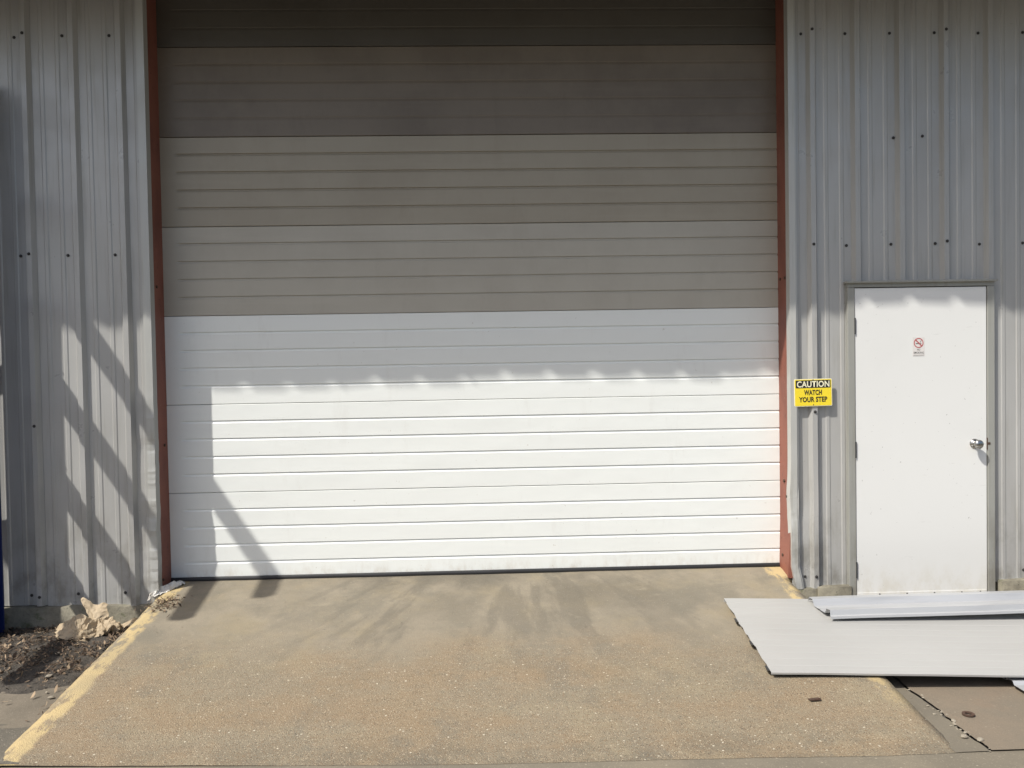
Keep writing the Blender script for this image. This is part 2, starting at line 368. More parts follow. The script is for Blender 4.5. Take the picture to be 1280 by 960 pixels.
# ------------------------------------------------------------------ warehouse
WH = empty('warehouse', (0, 0, 0), label='grey corrugated metal warehouse wall with a wide overhead door and a white side door', category='building')
HR = .032
TOP = 5.2
def rib_h(d):       # profile height towards the camera at distance d from a major rib centre (period .3048)
    d = (d + .1524) % .3048 - .1524
    ad = abs(d)
    if ad <= .0165: return HR
    if ad < .035: return HR*(.035-ad)/.0185
    for c0 in (.1, ):
        e = abs(ad-c0)
        if e < .010: return .0042
        if e < .017: return .0042*(.017-e)/.007
    return 0.0
def rib_breaks(x0, x1, cen):
    out = {round(x0, 5), round(x1, 5)}
    k0 = int((x0-cen)/.3048)-2
    for k in range(k0, k0+30):
        for d in (-.117, -.11, -.09, -.083, -.035, -.0165, .0165, .035, .083, .09, .11, .117):
            xx = cen + k*.3048 + d
            if x0 < xx < x1: out.add(round(xx, 5))
    return sorted(out)
def wsheet(x0, x1, cen, zs, label=None, hole=None, deform=None, yo=0.0):
    xs = rib_breaks(x0, x1, cen)
    if hole:
        for hx in hole[:2]:
            if x0 < hx < x1: xs.append(hx)
        xs = sorted(set(xs))
    v = []; f = []
    n = len(xs)
    for zz_ in zs:
        for xx in xs:
            p = Vector((xx, -rib_h(xx-cen)+yo, zz_))
            p.y += .0022*fbm(xx*1.5, zz_*.8, 4)
            if deform: p = deform(p)
            v.append(p)
    for j in range(len(zs)-1):
        for i in range(n-1):
            if hole and xs[i] >= hole[0]-1e-5 and xs[i+1] <= hole[1]+1e-5 and zs[j+1] <= hole[2]+1e-5: continue
            k = j*n+i; f.append((k, k+1, k+n+1, k+n))
    o = link('wall_sheet', mesh('wall_sheet', v, f), m_wall, WH)
    return o
def dent_r(p):
    y0_ = p.y
    z_ = p.z; g = math.exp(-((z_-.50)/.17)**2); g2 = math.exp(-((z_-.12)/.2)**2)
    fx = max(0, 1-(p.x-2.0)/.2) if p.x < 2.2 else 0
    p = p.copy()
    p.x += fx*(.022*g + .008*g2 + .006*fbm(z_*7, p.x*3, 1)*max(0, min(1, (.95-z_)*3)))
    p.y += fx*(.022*g + .004*g2*math.sin(z_*20) + .005*fbm(z_*6, p.x*4, 2)*max(0, min(1, (.95-z_)*2)))
    return p
def dent_l(p):
    z_ = p.z; fx = max(0, 1-(-2.26-p.x)/.14)
    g = math.exp(-((z_-.95)/.10)**2); p = p.copy()
    k = max(0, min(1, (1.35-z_)*2))
    p.x += fx*(-.003*g + .004*fbm(z_*6, 1, 1)*k); p.y += fx*(.012*g + .012*fbm(z_*9, 4, 2)*k)
    return p
zs_plain = lin(-.085, TOP, 12)
zs_fine = [ -.10] + lin(-.07, 1.5, 60) + [2.2, 3, 4, TOP]
cR = 2.166; cL = -2.756+.031
lapR = [2.003, cR+.036, cR+.036+.9144, cR+.036+2*.9144, cR+.036+3*.9144, cR+.036+4*.9144, 7.6]
zs_door = sorted(set([-.095, 1.975] + lin(0, 1.9, 8) + lin(2.1, TOP, 8)))
sheets = []
SW = []  # screws per sheet
for i in range(len(lapR)-1):
    x0, x1 = lapR[i], lapR[i+1]
    if i == 0: o = wsheet(x0, x1, cR, zs_fine, deform=dent_r)
    else: o = wsheet(x0, x1, cR, zs_door if x0 < 3.45 else zs_plain, hole=(2.405, 3.396, 1.975), yo=.0012*(i % 2))
    sheets.append((x0, x1, o))
lapL = [-7.6, cL-.3048*13+.036, cL-.3048*10+.036, cL-.3048*7+.036, cL-.3048*4+.036, cL-.3048+.036, -2.262]
for i in range(len(lapL)-1):
    x0, x1 = lapL[i], lapL[i+1]
    o = wsheet(x0, x1, cL, zs_fine if i == len(lapL)-2 else zs_plain, deform=dent_l if i == len(lapL)-2 else None, yo=.0012*(i % 2))
    sheets.append((x0, x1, o))
bm = bmesh.new(); lathe(bm, [(0, .0105), (-.002, .0105), (-.0025, .0065), (-.0075, .0058)], 0, 0, 0, n=8); scr = bmm('screw', bm); scr.materials.append(m_screw)
def screw(x_, z_, cen, yy=None):
    for x0, x1, o in sheets:
        if x0 <= x_ < x1:
            s = link('screw', scr, None, o); s.location = (x_, -rib_h(x_-cen)-.001 if yy is None else yy, z_); return
for cen, ks, lo in ((cR, range(0, 7), 2.02), (cL, range(-6, 2), -9)):
    lapset = {0, 3, 6} if cen == cR else {-7, -4, -1}
    for k in ks:
        for row in (-.02, 2.228, 3.655):
            xx = cen + .3048*k - .066
            if cen == cR and k == 0 and row == 2.228: continue
            if cen == cR and row < 0 and 2.40 < xx < 3.45: continue
            screw(xx+random.uniform(-.003, .003), row+random.uniform(-.006, .006), cen)
        if k in lapset:
            for row in (-.02, 1.105, 2.24, 3.67):
                xx = cen + .3048*k
                if cen == cR and 2.40 < xx < 3.45 and row < 2: continue
                screw(xx, row+random.uniform(-.005, .005), cen)
for xx, zz_ in ((2.73, 2.95), (2.93, 2.96)): screw(xx, zz_, cR)
# foundation upstand
def rough_block(name, x0, x1, y0, y1, z0, z1, mat, parent, amp=.006, n=14, seed=0, **kw):
    bm = bmesh.new(); box(bm, x0, x1, y0, y1, z0, z1)
    bmesh.ops.bevel(bm, geom=bm.edges[:], offset=.004, segments=1, affect='EDGES')
    cuts = max(1, int((x1-x0)/.04))
    es = [e for e in bm.edges if abs(e.verts[0].co.x-e.verts[1].co.x) > .6*(x1-x0)]
    bmesh.ops.subdivide_edges(bm, edges=es, cuts=min(cuts, 60), use_grid_fill=True)
    for vv in bm.verts:
        p = vv.co; vv.co = p + Vector((fbm(p.x*9+seed, p.y*9, p.z*9), fbm(p.x*11, p.y*9+3+seed, p.z*9), fbm(p.x*8, p.y*9, p.z*9+5+seed)))*amp
    return link(name, bmm(name, bm, True), mat, parent, **kw)
rough_block('foundation', -7.6, -2.20, -.035, .25, -.6, -.092, m_found, WH, .010)
rough_block('foundation', 2.04, 2.165, -.045, .25, -.6, -.100, m_found, WH, .010, seed=3)
rough_block('foundation', 2.172, 2.40, -.055, .25, -.6, -.088, m_found, WH, .009, seed=5)
rough_block('foundation', 3.44, 7.6, -.052, .25, -.6, -.075, m_found, WH, .010, seed=8)
rough_block('foundation', 2.40, 3.44, -.020, .25, -.6, -.215, m_found, WH, .006, seed=9)
# jambs: red primed channels (web faces the opening)
def jamb(sgn, xe, label):
    v = []; f = []
    prof = [(.030, -.006), (0, -.006), (0, .212), (.055, .212)]    # (away from the opening, y)
    zs = lin(-.03, TOP, 90)
    for zz_ in zs:
        off = 0
        if sgn < 0: off = -.004*math.exp(-((zz_-.95)/.12)**2) + .003*fbm(zz_*3, 0, 1)*max(0, min(1, 1.4-zz_))
        else: off = -.022*max(0, min(1, (.35-zz_)/.35)) 
        for t, (d, yy) in enumerate(prof):
            k = off*(1 if t in (1,) else .35)
            v.append((xe + sgn*(d) + (k if t in (1, 2) else 0), yy, zz_))
    n = len(prof)
    for j in range(len(zs)-1):
        for i in range(n-1):
            k = j*n+i; q = (k, k+1, k+n+1, k+n); f.append(q if sgn < 0 else q[::-1])
    me = mesh('door_jamb', v, f)
    o = link('door_jamb', me, m_red, WH, label=label)
    sm = o.modifiers.new('s', 'SOLIDIFY'); sm.thickness = .006; sm.offset = 1
    return o
jl = jamb(-1, -2.258, 'red primed steel jamb on the left of the overhead door')
jr = jamb(1, 2.006, 'red primed steel jamb on the right of the overhead door')
bm = bmesh.new()
bmesh.ops.create_cone(bm, cap_ends=True, segments=6, radius1=.011, radius2=.010, depth=.010, matrix=Matrix.Rotation(math.pi/2, 4, 'Y')); bolt = bmm('bolt', bm); bolt.materials.append(m_rust)
for p, par in (((2.001, .06, 2.02), jr), ((2.001, .15, 2.02), jr), ((1.995, .05, .06), jr), ((1.99, .12, .10), jr), ((1.997, .10, .62), jr), ((1.997, .05, .52), jr), ((-2.252, .07, 2.02), jl), ((-2.254, .14, .95), jl), ((-2.252, .05, .05), jl)):
    b = link('bolt', bolt, None, par); b.location = p
# pale trims round the opening
def otrim(sgn, xe, deform):
    v = []; f = []
    prof = [(-.006, .03), (-.006, -.036), (.034, -.038), (.036, -.030), (.046, -.030), (.048, -.004)]
    zs = [-.10 if sgn > 0 else -.085] + lin(-.05, 1.5, 80) + [2.2, 3, 4, TOP]
    if sgn > 0: zs = [-.10, -.06] + lin(-.03, 1.5, 80) + [2.2, 3, 4, TOP]
    for zz_ in zs:
        for d, yy in prof: v.append(deform(Vector((xe+sgn*d, yy, zz_))))
    n = len(prof)
    for j in range(len(zs)-1):
        for i in range(n-1):
            k = j*n+i; q = (k, k+1, k+n+1, k+n); f.append(q if sgn < 0 else q[::-1])
    if sgn < 0: f = [q[::-1] for q in f]
    else: f = [q[::-1] for q in f]
    o = link('corner_trim', mesh('corner_trim', v, f), m_trim, WH); sm = o.modifiers.new('s', 'SOLIDIFY'); sm.thickness = .0012; sm.offset = 0
    return o
def dtr(p):
    q = dent_r(Vector((max(p.x, 2.003), p.y, p.z)))
    if p.y < -.01: q.y = min(q.y, -.019 if p.x > 2.0 else -.017)
    q.x = p.x + (max(0, q.x-p.x)*.25 if p.x > 2.02 else -.004*math.exp(-((p.z-.56)/.06)**2)-.0015*abs(fbm(p.z*9, 0, 0)))
    if p.z < .05: q.x += .03*(.05-p.z)/.15
    return q
def dtl(p):
    q = dent_l(Vector((min(p.x, -2.262), p.y, p.z))); q.x += p.x-min(p.x, -2.262); return q
otrim(1, 2.004, dtr); otrim(-1, -2.258, dtl)
# overhead door
OD = empty('overhead_door', (0, 0, 0), WH, label='wide sectional overhead door, lower three sections new and white, upper ones old and beige')
S = .6096; YD = .198
XE0, XE1 = -2.135, 2.40
def section(k, mat, label=None):
    z0 = k*S + (.024 if k == 0 else .0015); z1 = (k+1)*S - .0015
    zs = [z0+.003, z0+.006]; dy = {}
    for g in range(1, 5):
        zc = k*S + S*g/5 + .004
        for dz, d in ((-.016, 0), (-.0125, .0), (-.003, .0062), (.0045, .0085), (.0070, .0), (.012, 0)):
            zs.append(zc+dz); dy[round(zc+dz, 5)] = d
    zs += [z1-.006, z1-.003]; zs = sorted(zs)
    xs = [-2.36, XE0-.03, XE0] + lin(XE0+.25, 2.0, 14) + [2.10]
    v = []; f = []
    for zz_ in zs:
        for xx in xs:
            d = dy.get(round(zz_, 5), 0)*(1 if k < 5 else .25)
            if xx < XE0-.001: d = 0
            v.append((xx, YD + d + .0018*fbm(xx*.9, k*3.1, zz_*2), zz_))
    n = len(xs)
    for j in range(len(zs)-1):
        for i in range(n-1):
            q = j*n+i; f.append((q, q+1, q+n+1, q+n))
    # rolled edges and back
    def row(pts):
        b = len(v); v.extend(pts); return b
    b = row([(xx, YD+.004, z0) for xx in xs]); t = row([(xx, YD+.004, z1) for xx in xs])
    b2 = row([(xx, YD+.045, z0) for xx in xs]); t2 = row([(xx, YD+.045, z1) for xx in xs])
    T = (len(zs)-1)*n
    for i in range(n-1):
        f += [(b+i, b+i+1, i+1, i), (T+i, T+i+1, t+i+1, t+i), (b2+i, b2+i+1, b+i+1, b+i), (t+i, t+i+1, t2+i+1, t2+i), (t2+i, t2+i+1, b2+i+1, b2+i)]
    o = link('door_section', mesh('door_section', v, f), mat, OD)
    if label: o['label'] = label
for k in range(3): section(k, m_white, 'white ribbed door section')
section(3, m_beige0, 'old pale beige ribbed door section just above the white ones')  # base tone gets darker from section to section towards the top
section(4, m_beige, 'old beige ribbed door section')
section(5, m_beige2, 'brownish door section near the top')
section(6, m_beige3, 'dark topmost door section')
v = []; f = []
xs = lin(-2.34, 2.09, 60)
for xx in xs:
    w_ = .004*fbm(xx*3, 0, 0)
    for yy, zz_ in ((YD-.004, .027), (YD-.012+w_, .020), (YD-.012+w_, -.008), (YD+.03, -.012), (YD+.04, .016)): v.append((xx, yy, zz_))
for i in range(len(xs)-1):
    for j in range(4): k = i*5+j; f.append((k, k+1, k+6, k+5))
link('bottom_seal', mesh('bottom_seal', v, f, True), m_rubber, OD)
# header and lintel trim above (outside the picture)
link('header_beam', boxm('header_beam', -2.26, 2.006, -.004, .19, 4.30, 4.52, .004), m_red, WH)
v = []; xs = rib_breaks(-2.262, 2.003, cR)
for zz_ in (4.31, TOP):
    for xx in xs: v.append((xx, -rib_h(xx-cR)-.006, zz_))
n = len(xs); link('wall_sheet', mesh('wall_sheet', v, [(i, i+1, i+n+1, i+n) for i in range(n-1)]), m_wall, WH)
# canopy above
CE, CZ = 1.10, 1.735+SK*1.10
def canopy_sheet(x0, x1):
    cen = -3.415
    xs = sorted({x0, x1} | {round(cen+k*.3048+d, 5) for k in range(-20, 50) for d in (-.055, -.022, .022, .055) if x0 < cen+k*.3048+d < x1})
    v = []; f = []
    def h(xx):
        d = abs((xx-cen+.1524) % .3048-.1524)
        return .030 if d < .023 else 0
    ys_ = [-CE, -.6, .02]; sk = random.uniform(-.012, .012); hk = random.uniform(.8, 1.25)
    for yy in ys_:
        for xx in xs: v.append((xx, yy+(sk+.012*fbm(xx*2.3, 0, 0) if yy == -CE else 0), CZ + .40*(yy+CE) + h(xx)*hk))
    n = len(xs)
    for j in range(2):
        for i in range(n-1): k = j*n+i; f.append((k, k+n, k+n+1, k+1)[::-1])
    o = link('canopy_sheet', mesh('canopy_sheet', v, f), m_wall, CAN)
    s_ = o.modifiers.new('s', 'SOLIDIFY'); s_.thickness = .0015
CAN = empty('canopy', (0, 0, 0), WH, label='lean-to canopy of ribbed sheets over the doors')
xx = -7.3
while xx < 7.2: canopy_sheet(xx, xx+.9144); xx += .9144
for xx in (-6.5, -3.5, -2.7, 2.5, 5.5):
    bm = bmesh.new(); vs_ = box(bm, xx-.03, xx+.03, -.95, -.05, 3.90, 3.96)
    for vv in vs_:
        if vv.co.y > -.1: vv.co.z += .34
    link('canopy_bracket', bmm('canopy_bracket', bm), m_red, CAN)
# building shell behind
link('roof', mesh('roof', [(-7.6, 0, TOP), (7.6, 0, TOP), (7.6, 14, TOP+1.2), (-7.6, 14, TOP+1.2)], [(0, 1, 2, 3)]), m_wall, WH)
bm = bmesh.new(); box(bm, -7.6, 7.6, .30, 14, GZ-.1, TOP-.02); link('rear_shell', bmm('rear_shell', bm), m_wall, WH)
# side entry door
x0, x1, z0, z1 = 2.4435, 3.349, -.162, 1.934
ED = empty('entry_door', (0, 0, 0), WH, label='plain white steel side door')
link('door_leaf', boxm('door_leaf', x0, x1, -.031, .02, z0, z1, .002), m_mandoor, ED)
def frame_piece(name, *b, mat=m_frame): return link(name, boxm(name, *b, .0025), mat, ED)
frame_piece('door_frame', 2.392, 2.440, -.037, .055, -.20, 1.9395)
frame_piece('door_frame', 3.3545, 3.404, -.037, .055, -.20, 1.9395)
frame_piece('door_frame', 2.392, 3.404, -.0365, .055, 1.9405, 1.976)
frame_piece('drip_cap', 2.378, 3.416, -.062, -.002, 1.968, 1.983)
link('threshold', boxm('threshold', 2.442, 3.353, -.052, .004, -.19, -.167, .002), m_trim, ED)
frame_piece('kick_strip', 2.448, 3.345, -.0355, -.0315, -.160, -.136, mat=m_mandoor)
for xx in (2.60, 2.79, 2.98, 3.17, 3.30):
    s_ = link('screw', scr, None, ED); s_.location = (xx, -.0345, -.150); s_.scale = (.6, .6, .6)
for zz_ in (1.68, .84, .02):
    bm = bmesh.new(); bmesh.ops.create_cone(bm, cap_ends=True, segments=10, radius1=.0055, radius2=.0055, depth=.11, matrix=Matrix.Translation((2.4415, -.036, zz_))); link('hinge', bmm('hinge', bm), m_dsteel, ED)
bm = bmesh.new(); lathe(bm, [(0.0, .034), (-.004, .034), (-.010, .024), (-.018, .014), (-.028, .014), (-.034, .023), (-.044, .0305), (-.056, .0305), (-.065, .024), (-.069, .012)], 3.265, -.031, .866, n=28)
link('door_knob', bmm('door_knob', bm, True), m_chrome, ED)
link('latch_plate', boxm('latch_plate', 3.3495, 3.3540, -.0375, .0, .825, .905, .001), m_rust, ED)
link('latch_bolt', boxm('latch_bolt', 3.3545, 3.371, -.0395, -.03, .858, .874, .001), m_rust, ED)

# ------------------------------------------------------------------ signs
def text_mesh(txt, w_, h_, xc, zc, y_, bold=0.0, depth=.0006):
    cu = bpy.data.curves.new('t', 'FONT'); cu.body = txt; cu.align_x = 'CENTER'; cu.size = 1; cu.offset = bold; cu.extrude = 0.0; cu.resolution_u = 3; cu.space_character = 1.04
    o = bpy.data.objects.new('t', cu); C.objects.link(o); bpy.context.view_layer.update()
    me = bpy.data.meshes.new_from_object(o.evaluated_get(bpy.context.evaluated_depsgraph_get()))
    bpy.data.objects.remove(o); bpy.data.curves.remove(cu)
    xs_ = [q.co.x for q in me.vertices]; ys_ = [q.co.y for q in me.vertices]
    a0, a1, b0, b1 = min(xs_), max(xs_), min(ys_), max(ys_)
    for q in me.vertices:
        X = (q.co.x-a0)/(a1-a0)-.5; Z = (q.co.y-b0)/(b1-b0)-.5
        q.co = (xc+X*w_, y_, zc+Z*h_)
    return me
def rrect(name, x0, x1, z0, z1, r, yb, yf, n=5):
    pts = []
    for cx_, cz_, a0 in ((x1-r, z1-r, 0), (x0+r, z1-r, 90), (x0+r, z0+r, 180), (x1-r, z0+r, 270)):
        for i in range(n+1): t = math.radians(a0+90*i/n); pts.append((cx_+r*math.cos(t), cz_+r*math.sin(t)))
    N = len(pts); v = [(p[0], yf, p[1]) for p in pts]+[(p[0], yb, p[1]) for p in pts]
    f = [tuple(range(N))[::-1], tuple(range(N, 2*N))]
    f += [(i, (i+1) % N, N+(i+1) % N, N+i) for i in range(N)]
    return mesh(name, v, f)
SG = empty('caution_sign', (2.150, -.04, 1.235), label='yellow caution sign with black header on the ribbed wall right of the overhead door', category='sign')
YS = 0
def sg(name, me, mat): o = link(name, me, mat, SG); return o
W2, H2 = .129, .0925
sg('plate', rrect('plate', -W2, W2, -H2, H2, .008, .006, .0), m_cream)
sg('face', rrect('face', -W2+.004, W2-.004, -H2+.004, H2-.004, .006, -.0002, -.0012), m_yel)
sg('header_panel', rrect('header_panel', -W2+.010, W2-.010, .032, H2-.009, .003, -.0013, -.0022), m_blk)
sg('lettering', text_mesh('CAUTION', .222, .042, 0, .0575, -.0031, .022), m_cream)
sg('lettering', text_mesh('WATCH', .122, .036, -.002, .001, -.0022, .034), m_blk)
sg('lettering', text_mesh('YOUR STEP', .194, .036, -.002, -.046, -.0022, .034), m_blk)
for xx, zz_ in ((0, H2-.006), (0, -H2+.010)):
    bm = bmesh.new(); lathe(bm, [(0, .004), (-.0012, .0035)], xx, -.0013, zz_, n=10); sg('rivet', bmm('rivet', bm), m_chrome)
SG.rotation_euler = (0, math.radians(-.6), 0)
NS = empty('no_smoking_sign', (2.880, -.0313, 1.5325), label='small no smoking sticker on the upper half of the white side door', category='sign')
def ns(name, me, mat): return link(name, me, mat, NS)
ns('backing', rrect('backing', -.041, .041, -.064, .064, .002, -.0001, -.0007), m_stick)
bm = bmesh.new(); N = 36
def ringf(bm, r0, r1, cz_, y_):
    A = [bm.verts.new((r0*math.cos(2*math.pi*i/N), y_, cz_+r0*math.sin(2*math.pi*i/N))) for i in range(N)]
    B = [bm.verts.new((r1*math.cos(2*math.pi*i/N), y_, cz_+r1*math.sin(2*math.pi*i/N))) for i in range(N)]
    for i in range(N): bm.faces.new((A[i], B[i], B[(i+1) % N], A[(i+1) % N]))
ringf(bm, .0275, .0335, .026, -.0016)
d = .0275*math.sqrt(.5); t_ = .0028
ps = [(-d-t_, d-t_), (-d+t_, d+t_), (d+t_, -d+t_), (d-t_, -d-t_)]
bm.faces.new([bm.verts.new((p[0], -.0019, .026+p[1])) for p in ps]); ns('prohibition_ring', bmm('prohibition_ring', bm), m_sred)
bm = bmesh.new(); box(bm, -.020, .010, -.0013, -.0011, .0185, .0245); box(bm, .012, .018, -.0013, -.0011, .0185, .0245)
for i in range(6): box(bm, .008+.002*i, .0105+.002*i, -.0013, -.0011, .027+.0032*i*(1 if i % 2 else .8), .0305+.0032*i)
ns('cigarette_symbol', bmm('cigarette_symbol', bm), m_sgrey)
ns('lettering', text_mesh('NO', .022, .013, 0, -.0195, -.0012, .012), m_sgrey)
ns('lettering', text_mesh('SMOKING', .070, .014, 0, -.040, -.0012, .012), m_sgrey)
bm = bmesh.new(); xx = -.036
while xx < .034:
    l = random.uniform(.002, .005); box(bm, xx, xx+l, -.0013, -.0011, -.0585, -.0555); xx += l+.0012
ns('fine_print', bmm('fine_print', bm), m_sgrey)

# ------------------------------------------------------------------ blue cantilever rack at the left edge
RK = empty('storage_rack', (-3.290, -.190, GZ), label='dark blue steel cantilever rack at the far left edge against the wall', category='rack')
def rbox(name, *b, mat=m_blue, parent=RK, bev=.003, **kw):
    b = (b[0]+3.19, b[1]+3.19, b[2]+.12, b[3]+.12, b[4]-GZ, b[5]-GZ)
    return link(name, boxm(name, *b, bev), mat, parent, **kw)
for cx_ in (0, -1.5):
    bm = bmesh.new()
    X0, X1 = .0-.0625+cx_, .0625+cx_
    for b in ((X0, X1, -.10, -.088, .02, 3.6), (X0, X1, .088, .10, .02, 3.6), (cx_-.005, cx_+.005, -.088, .088, .02, 3.6)): box(bm, *b)
    col = link('upright', bmm('upright', bm), m_blue, RK)
    rbox('base_plate', -3.19+cx_-.09, -3.19+cx_+.085, -.235, -.02, GZ, GZ+.018, mat=m_dsteel)
    rbox('bracket', -3.19+cx_+.03, -3.19+cx_+.082, -.225, -.14, -.02, -.002, mat=m_dsteel)
    rbox('base_leg', -3.19+cx_-.05, -3.19+cx_+.05, -1.35, -.222, GZ+.002, GZ+.14)
    for zt in (2.70, 2.02, 1.39, .78):
        bm = bmesh.new(); hh = .10
        vs_ = box(bm, cx_-.048, cx_+.048, -1.27, -.101, zt-hh-GZ, zt-GZ)
        for vv in vs_:
            if vv.co.y < -.5 and vv.co.z < zt-hh/2-GZ: vv.co.z += .015
        arm = link('arm', bmm('arm', bm), m_blue, RK)
        bm = bmesh.new(); box(bm, cx_-.04, cx_+.04, -1.285, -1.271, zt-GZ-.08, zt-GZ+.004); link('arm_cap', bmm('arm_cap', bm), m_dsteel, arm)
        for dz in (-.13, .03):
            bm = bmesh.new(); lathe(bm, [(0, .013), (-.012, .012)], cx_+.045, -.101, zt-GZ+dz, n=6)
            link('bolt', bmm('bolt', bm), m_dsteel, arm)
for zt in (.78, 1.80, 3.1):
    rbox('brace', -4.620, -3.26, -.15, -.10, zt-.05, zt+.05)

# ------------------------------------------------------------------ loose metal panels, right foreground
def frame_mat(P0, U, V):
    U = U.normalized(); N_ = U.cross(V).normalized(); V2 = N_.cross(U)
    m_ = Matrix((U, V2, N_)).transposed().to_4x4(); m_.translation = P0; return m_
P0 = Vector((1.378, -1.400, -.140)); U = Vector((2.66-1.378, -.065, -.028)); V = Vector((.055, .97, .108))
mw = frame_mat(P0, U, V)
FP = empty('flat_panel', label='large pale metal panel lying flat across the ramp edge in the right foreground', category='metal panel'); FP.matrix_world = mw
LEN = 4.6; WID = .975
xs = lin(0, LEN, 60); v = []; f = []
us = []
for k in range(4):
    pass
prof = [(0.0, -.012), (.0, -.002), (.004, 0)]
for k in range(1, 13):
    c0 = WID*k/13
    prof += [(c0-.006, 0), (c0, -.0012), (c0+.006, 0)]
prof += [(WID-.004, 0), (WID, -.002), (WID, -.026)]
end = [.010*fbm(0, p[0]*9, 1) + .004*fbm(2, p[0]*40, 1) - .018*p[0] for p in prof]
for i, xx in enumerate(xs):
    for j, (t_, h_) in enumerate(prof):
        e = end[j] if i == 0 else 0
        v.append((xx+e, t_, h_ + .003*fbm(xx*1.5, t_*2, 3)))
n = len(prof)
for i in range(len(xs)-1):
    for j in range(n-1): k = i*n+j; f.append((k, k+n, k+n+1, k+1))
o = link('top_sheet', mesh('top_sheet', v, f), m_panel, FP); sm = o.modifiers.new('s', 'SOLIDIFY'); sm.thickness = .0015
for c0 in (.045, .34, .64):
    # downturned ribs under the sheet, open at the end
    v = []; f = []
    for xx in (.012+end[min(n-1, int(c0/WID*n))], LEN):
        for t_, h_ in ((c0-.028, -.004), (c0-.012, -.024), (c0+.012, -.024), (c0+.028, -.004)): v.append((xx, t_, h_))
    o = link('under_rib', mesh('under_rib', v, [(i, i+1, i+5, i+4) for i in range(3)]), m_dsteel, FP); sm = o.modifiers.new('s', 'SOLIDIFY'); sm.thickness = .002
    bm = bmesh.new()   # dark wedge, shade of the rib opening put into colour at the cut end
    e0 = end[min(n-1, int(c0/WID*n))]
    tv = [bm.verts.new(p) for p in ((e0-.012, c0-.026, -.001), (e0-.014, c0+.030, -.001), (e0-.004, c0+.004, -.026), (e0+.02, c0-.024, -.002), (e0+.02, c0+.028, -.002), (e0+.02, c0+.002, -.026))]
    for q in ((0, 1, 2), (3, 5, 4), (0, 3, 4, 1), (1, 4, 5, 2), (2, 5, 3, 0)): bm.faces.new([tv[i] for i in q])
    link('rib_shade_wedge', bmm('rib_shade_wedge', bm), m_dsteel, FP)
# ribbed panel on top
P0 = Vector((1.940, -.800, -.052)); U = Vector((3.42-1.892, -.02, .012)); V = Vector((.035, .325, .004))
RP = empty('ribbed_panel', label='narrow silver ribbed sheet lying on the flat panel below the white side door', category='metal panel'); RP.matrix_world = frame_mat(P0, U, V)
prof = [(-.003, -.014), (0, .0), (.010, .004), (.018, .034), (.046, .035), (.070, .002), (.125, 0), (.135, .004), (.150, .004), (.160, 0), (.210, .0), (.232, .037), (.275, .037), (.290, .012), (.296, .010)]
v = []; f = []; xs = lin(0, 3.9, 50); n = len(prof)
for i, xx in enumerate(xs):
    for t_, h_ in prof: v.append((xx + (-.03*t_/.335 + .01*fbm(5, t_*30, 0) if i == 0 else 0), t_, h_+.004*fbm(xx, 2, 2)))
for i in range(len(xs)-1):
    for j in range(n-1): k = i*n+j; f.append((k, k+n, k+n+1, k+1))
o = link('ribbed_sheet', mesh('ribbed_sheet', v, f), m_galv, RP); sm = o.modifiers.new('s', 'SOLIDIFY'); sm.thickness = .0012
# third sheet on the ground
P0 = Vector((2.605, -1.80, GZ+.034)); RG = empty('ground_panel', label='bluish ribbed sheet lying on the ground at the right edge of the picture', category='metal panel')
RG.matrix_world = frame_mat(P0, Vector((1, 0, 0)), Vector((0.03, 1, 0)))
v = []; f = []; prof = []
for k in range(7): 
    b = k*.15; prof += [(b, 0), (b+.03, 0), (b+.045, .016), (b+.09, .016), (b+.105, 0)]
xs = lin(0, 2.8, 20); n = len(prof)
for i, xx in enumerate(xs):
    for t_, h_ in prof: v.append((xx+(.012*fbm(5, t_*20, 0) if i == 0 else 0), t_, h_))
for i in range(len(xs)-1):
    for j in range(n-1): k = i*n+j; f.append((k, k+n, k+n+1, k+1))
o = link('ribbed_sheet', mesh('ribbed_sheet', v, f), m_galv, RG); sm = o.modifiers.new('s', 'SOLIDIFY'); sm.thickness = .0015
for i, (yy, zz0, zz1) in enumerate(((-1.30, GZ+.01, -.245), (-1.0, GZ+.01, -.2))):
    pass
link('timber_block', boxm('timber_block', 3.55, 3.65, -1.62, -.15, GZ+.01, -.212, .003), m_wood, label='timber bearer under the right ends of the loose metal panels', category='timber')

# ------------------------------------------------------------------ litter
def crumple(name, nx, ny, fpos, mat, parent=None, amp=.02, fr=9, seed=0, cut=None):
    v = []; f = []
    for j in range(ny):
        for i in range(nx):
            s_, t_ = i/(nx-1), j/(ny-1); p = Vector(fpos(s_, t_))
            q = p*fr + Vector((seed, seed*2, 0))
            r = Vector((mnoise.noise(q), mnoise.noise(q+Vector((9, 1, 4))), mnoise.noise(q+Vector((2, 8, 1)))))
            r2 = Vector((abs(mnoise.noise(q*2.3)), abs(mnoise.noise(q*2.3+Vector((3, 3, 3)))), abs(mnoise.noise(q*2.3+Vector((5, 1, 9))))))-Vector((.2, .2, .2))
            v.append(p + r*amp + r2*amp*.9)
    for j in range(ny-1):
        for i in range(nx-1):
            if cut and cut((i+.5)/(nx-1), (j+.5)/(ny-1)): continue
            k = j*nx+i; f.append((k, k+1, k+nx+1, k+nx))
    o = link(name, mesh(name, v, f), mat, parent); sm = o.modifiers.new('s', 'SOLIDIFY'); sm.thickness = .0012
    return o
KP = empty('crumpled_paper', (-2.50, -.22, GZ+.02), label='crumpled brown kraft paper bag against the wall base at the left', category='paper')
def kp(*a_, **k_): o = crumple(*a_, mat=m_kraft, parent=KP, **k_); return o
WX, WY, WZ = -.09, .02, .095     # gathered waist, local
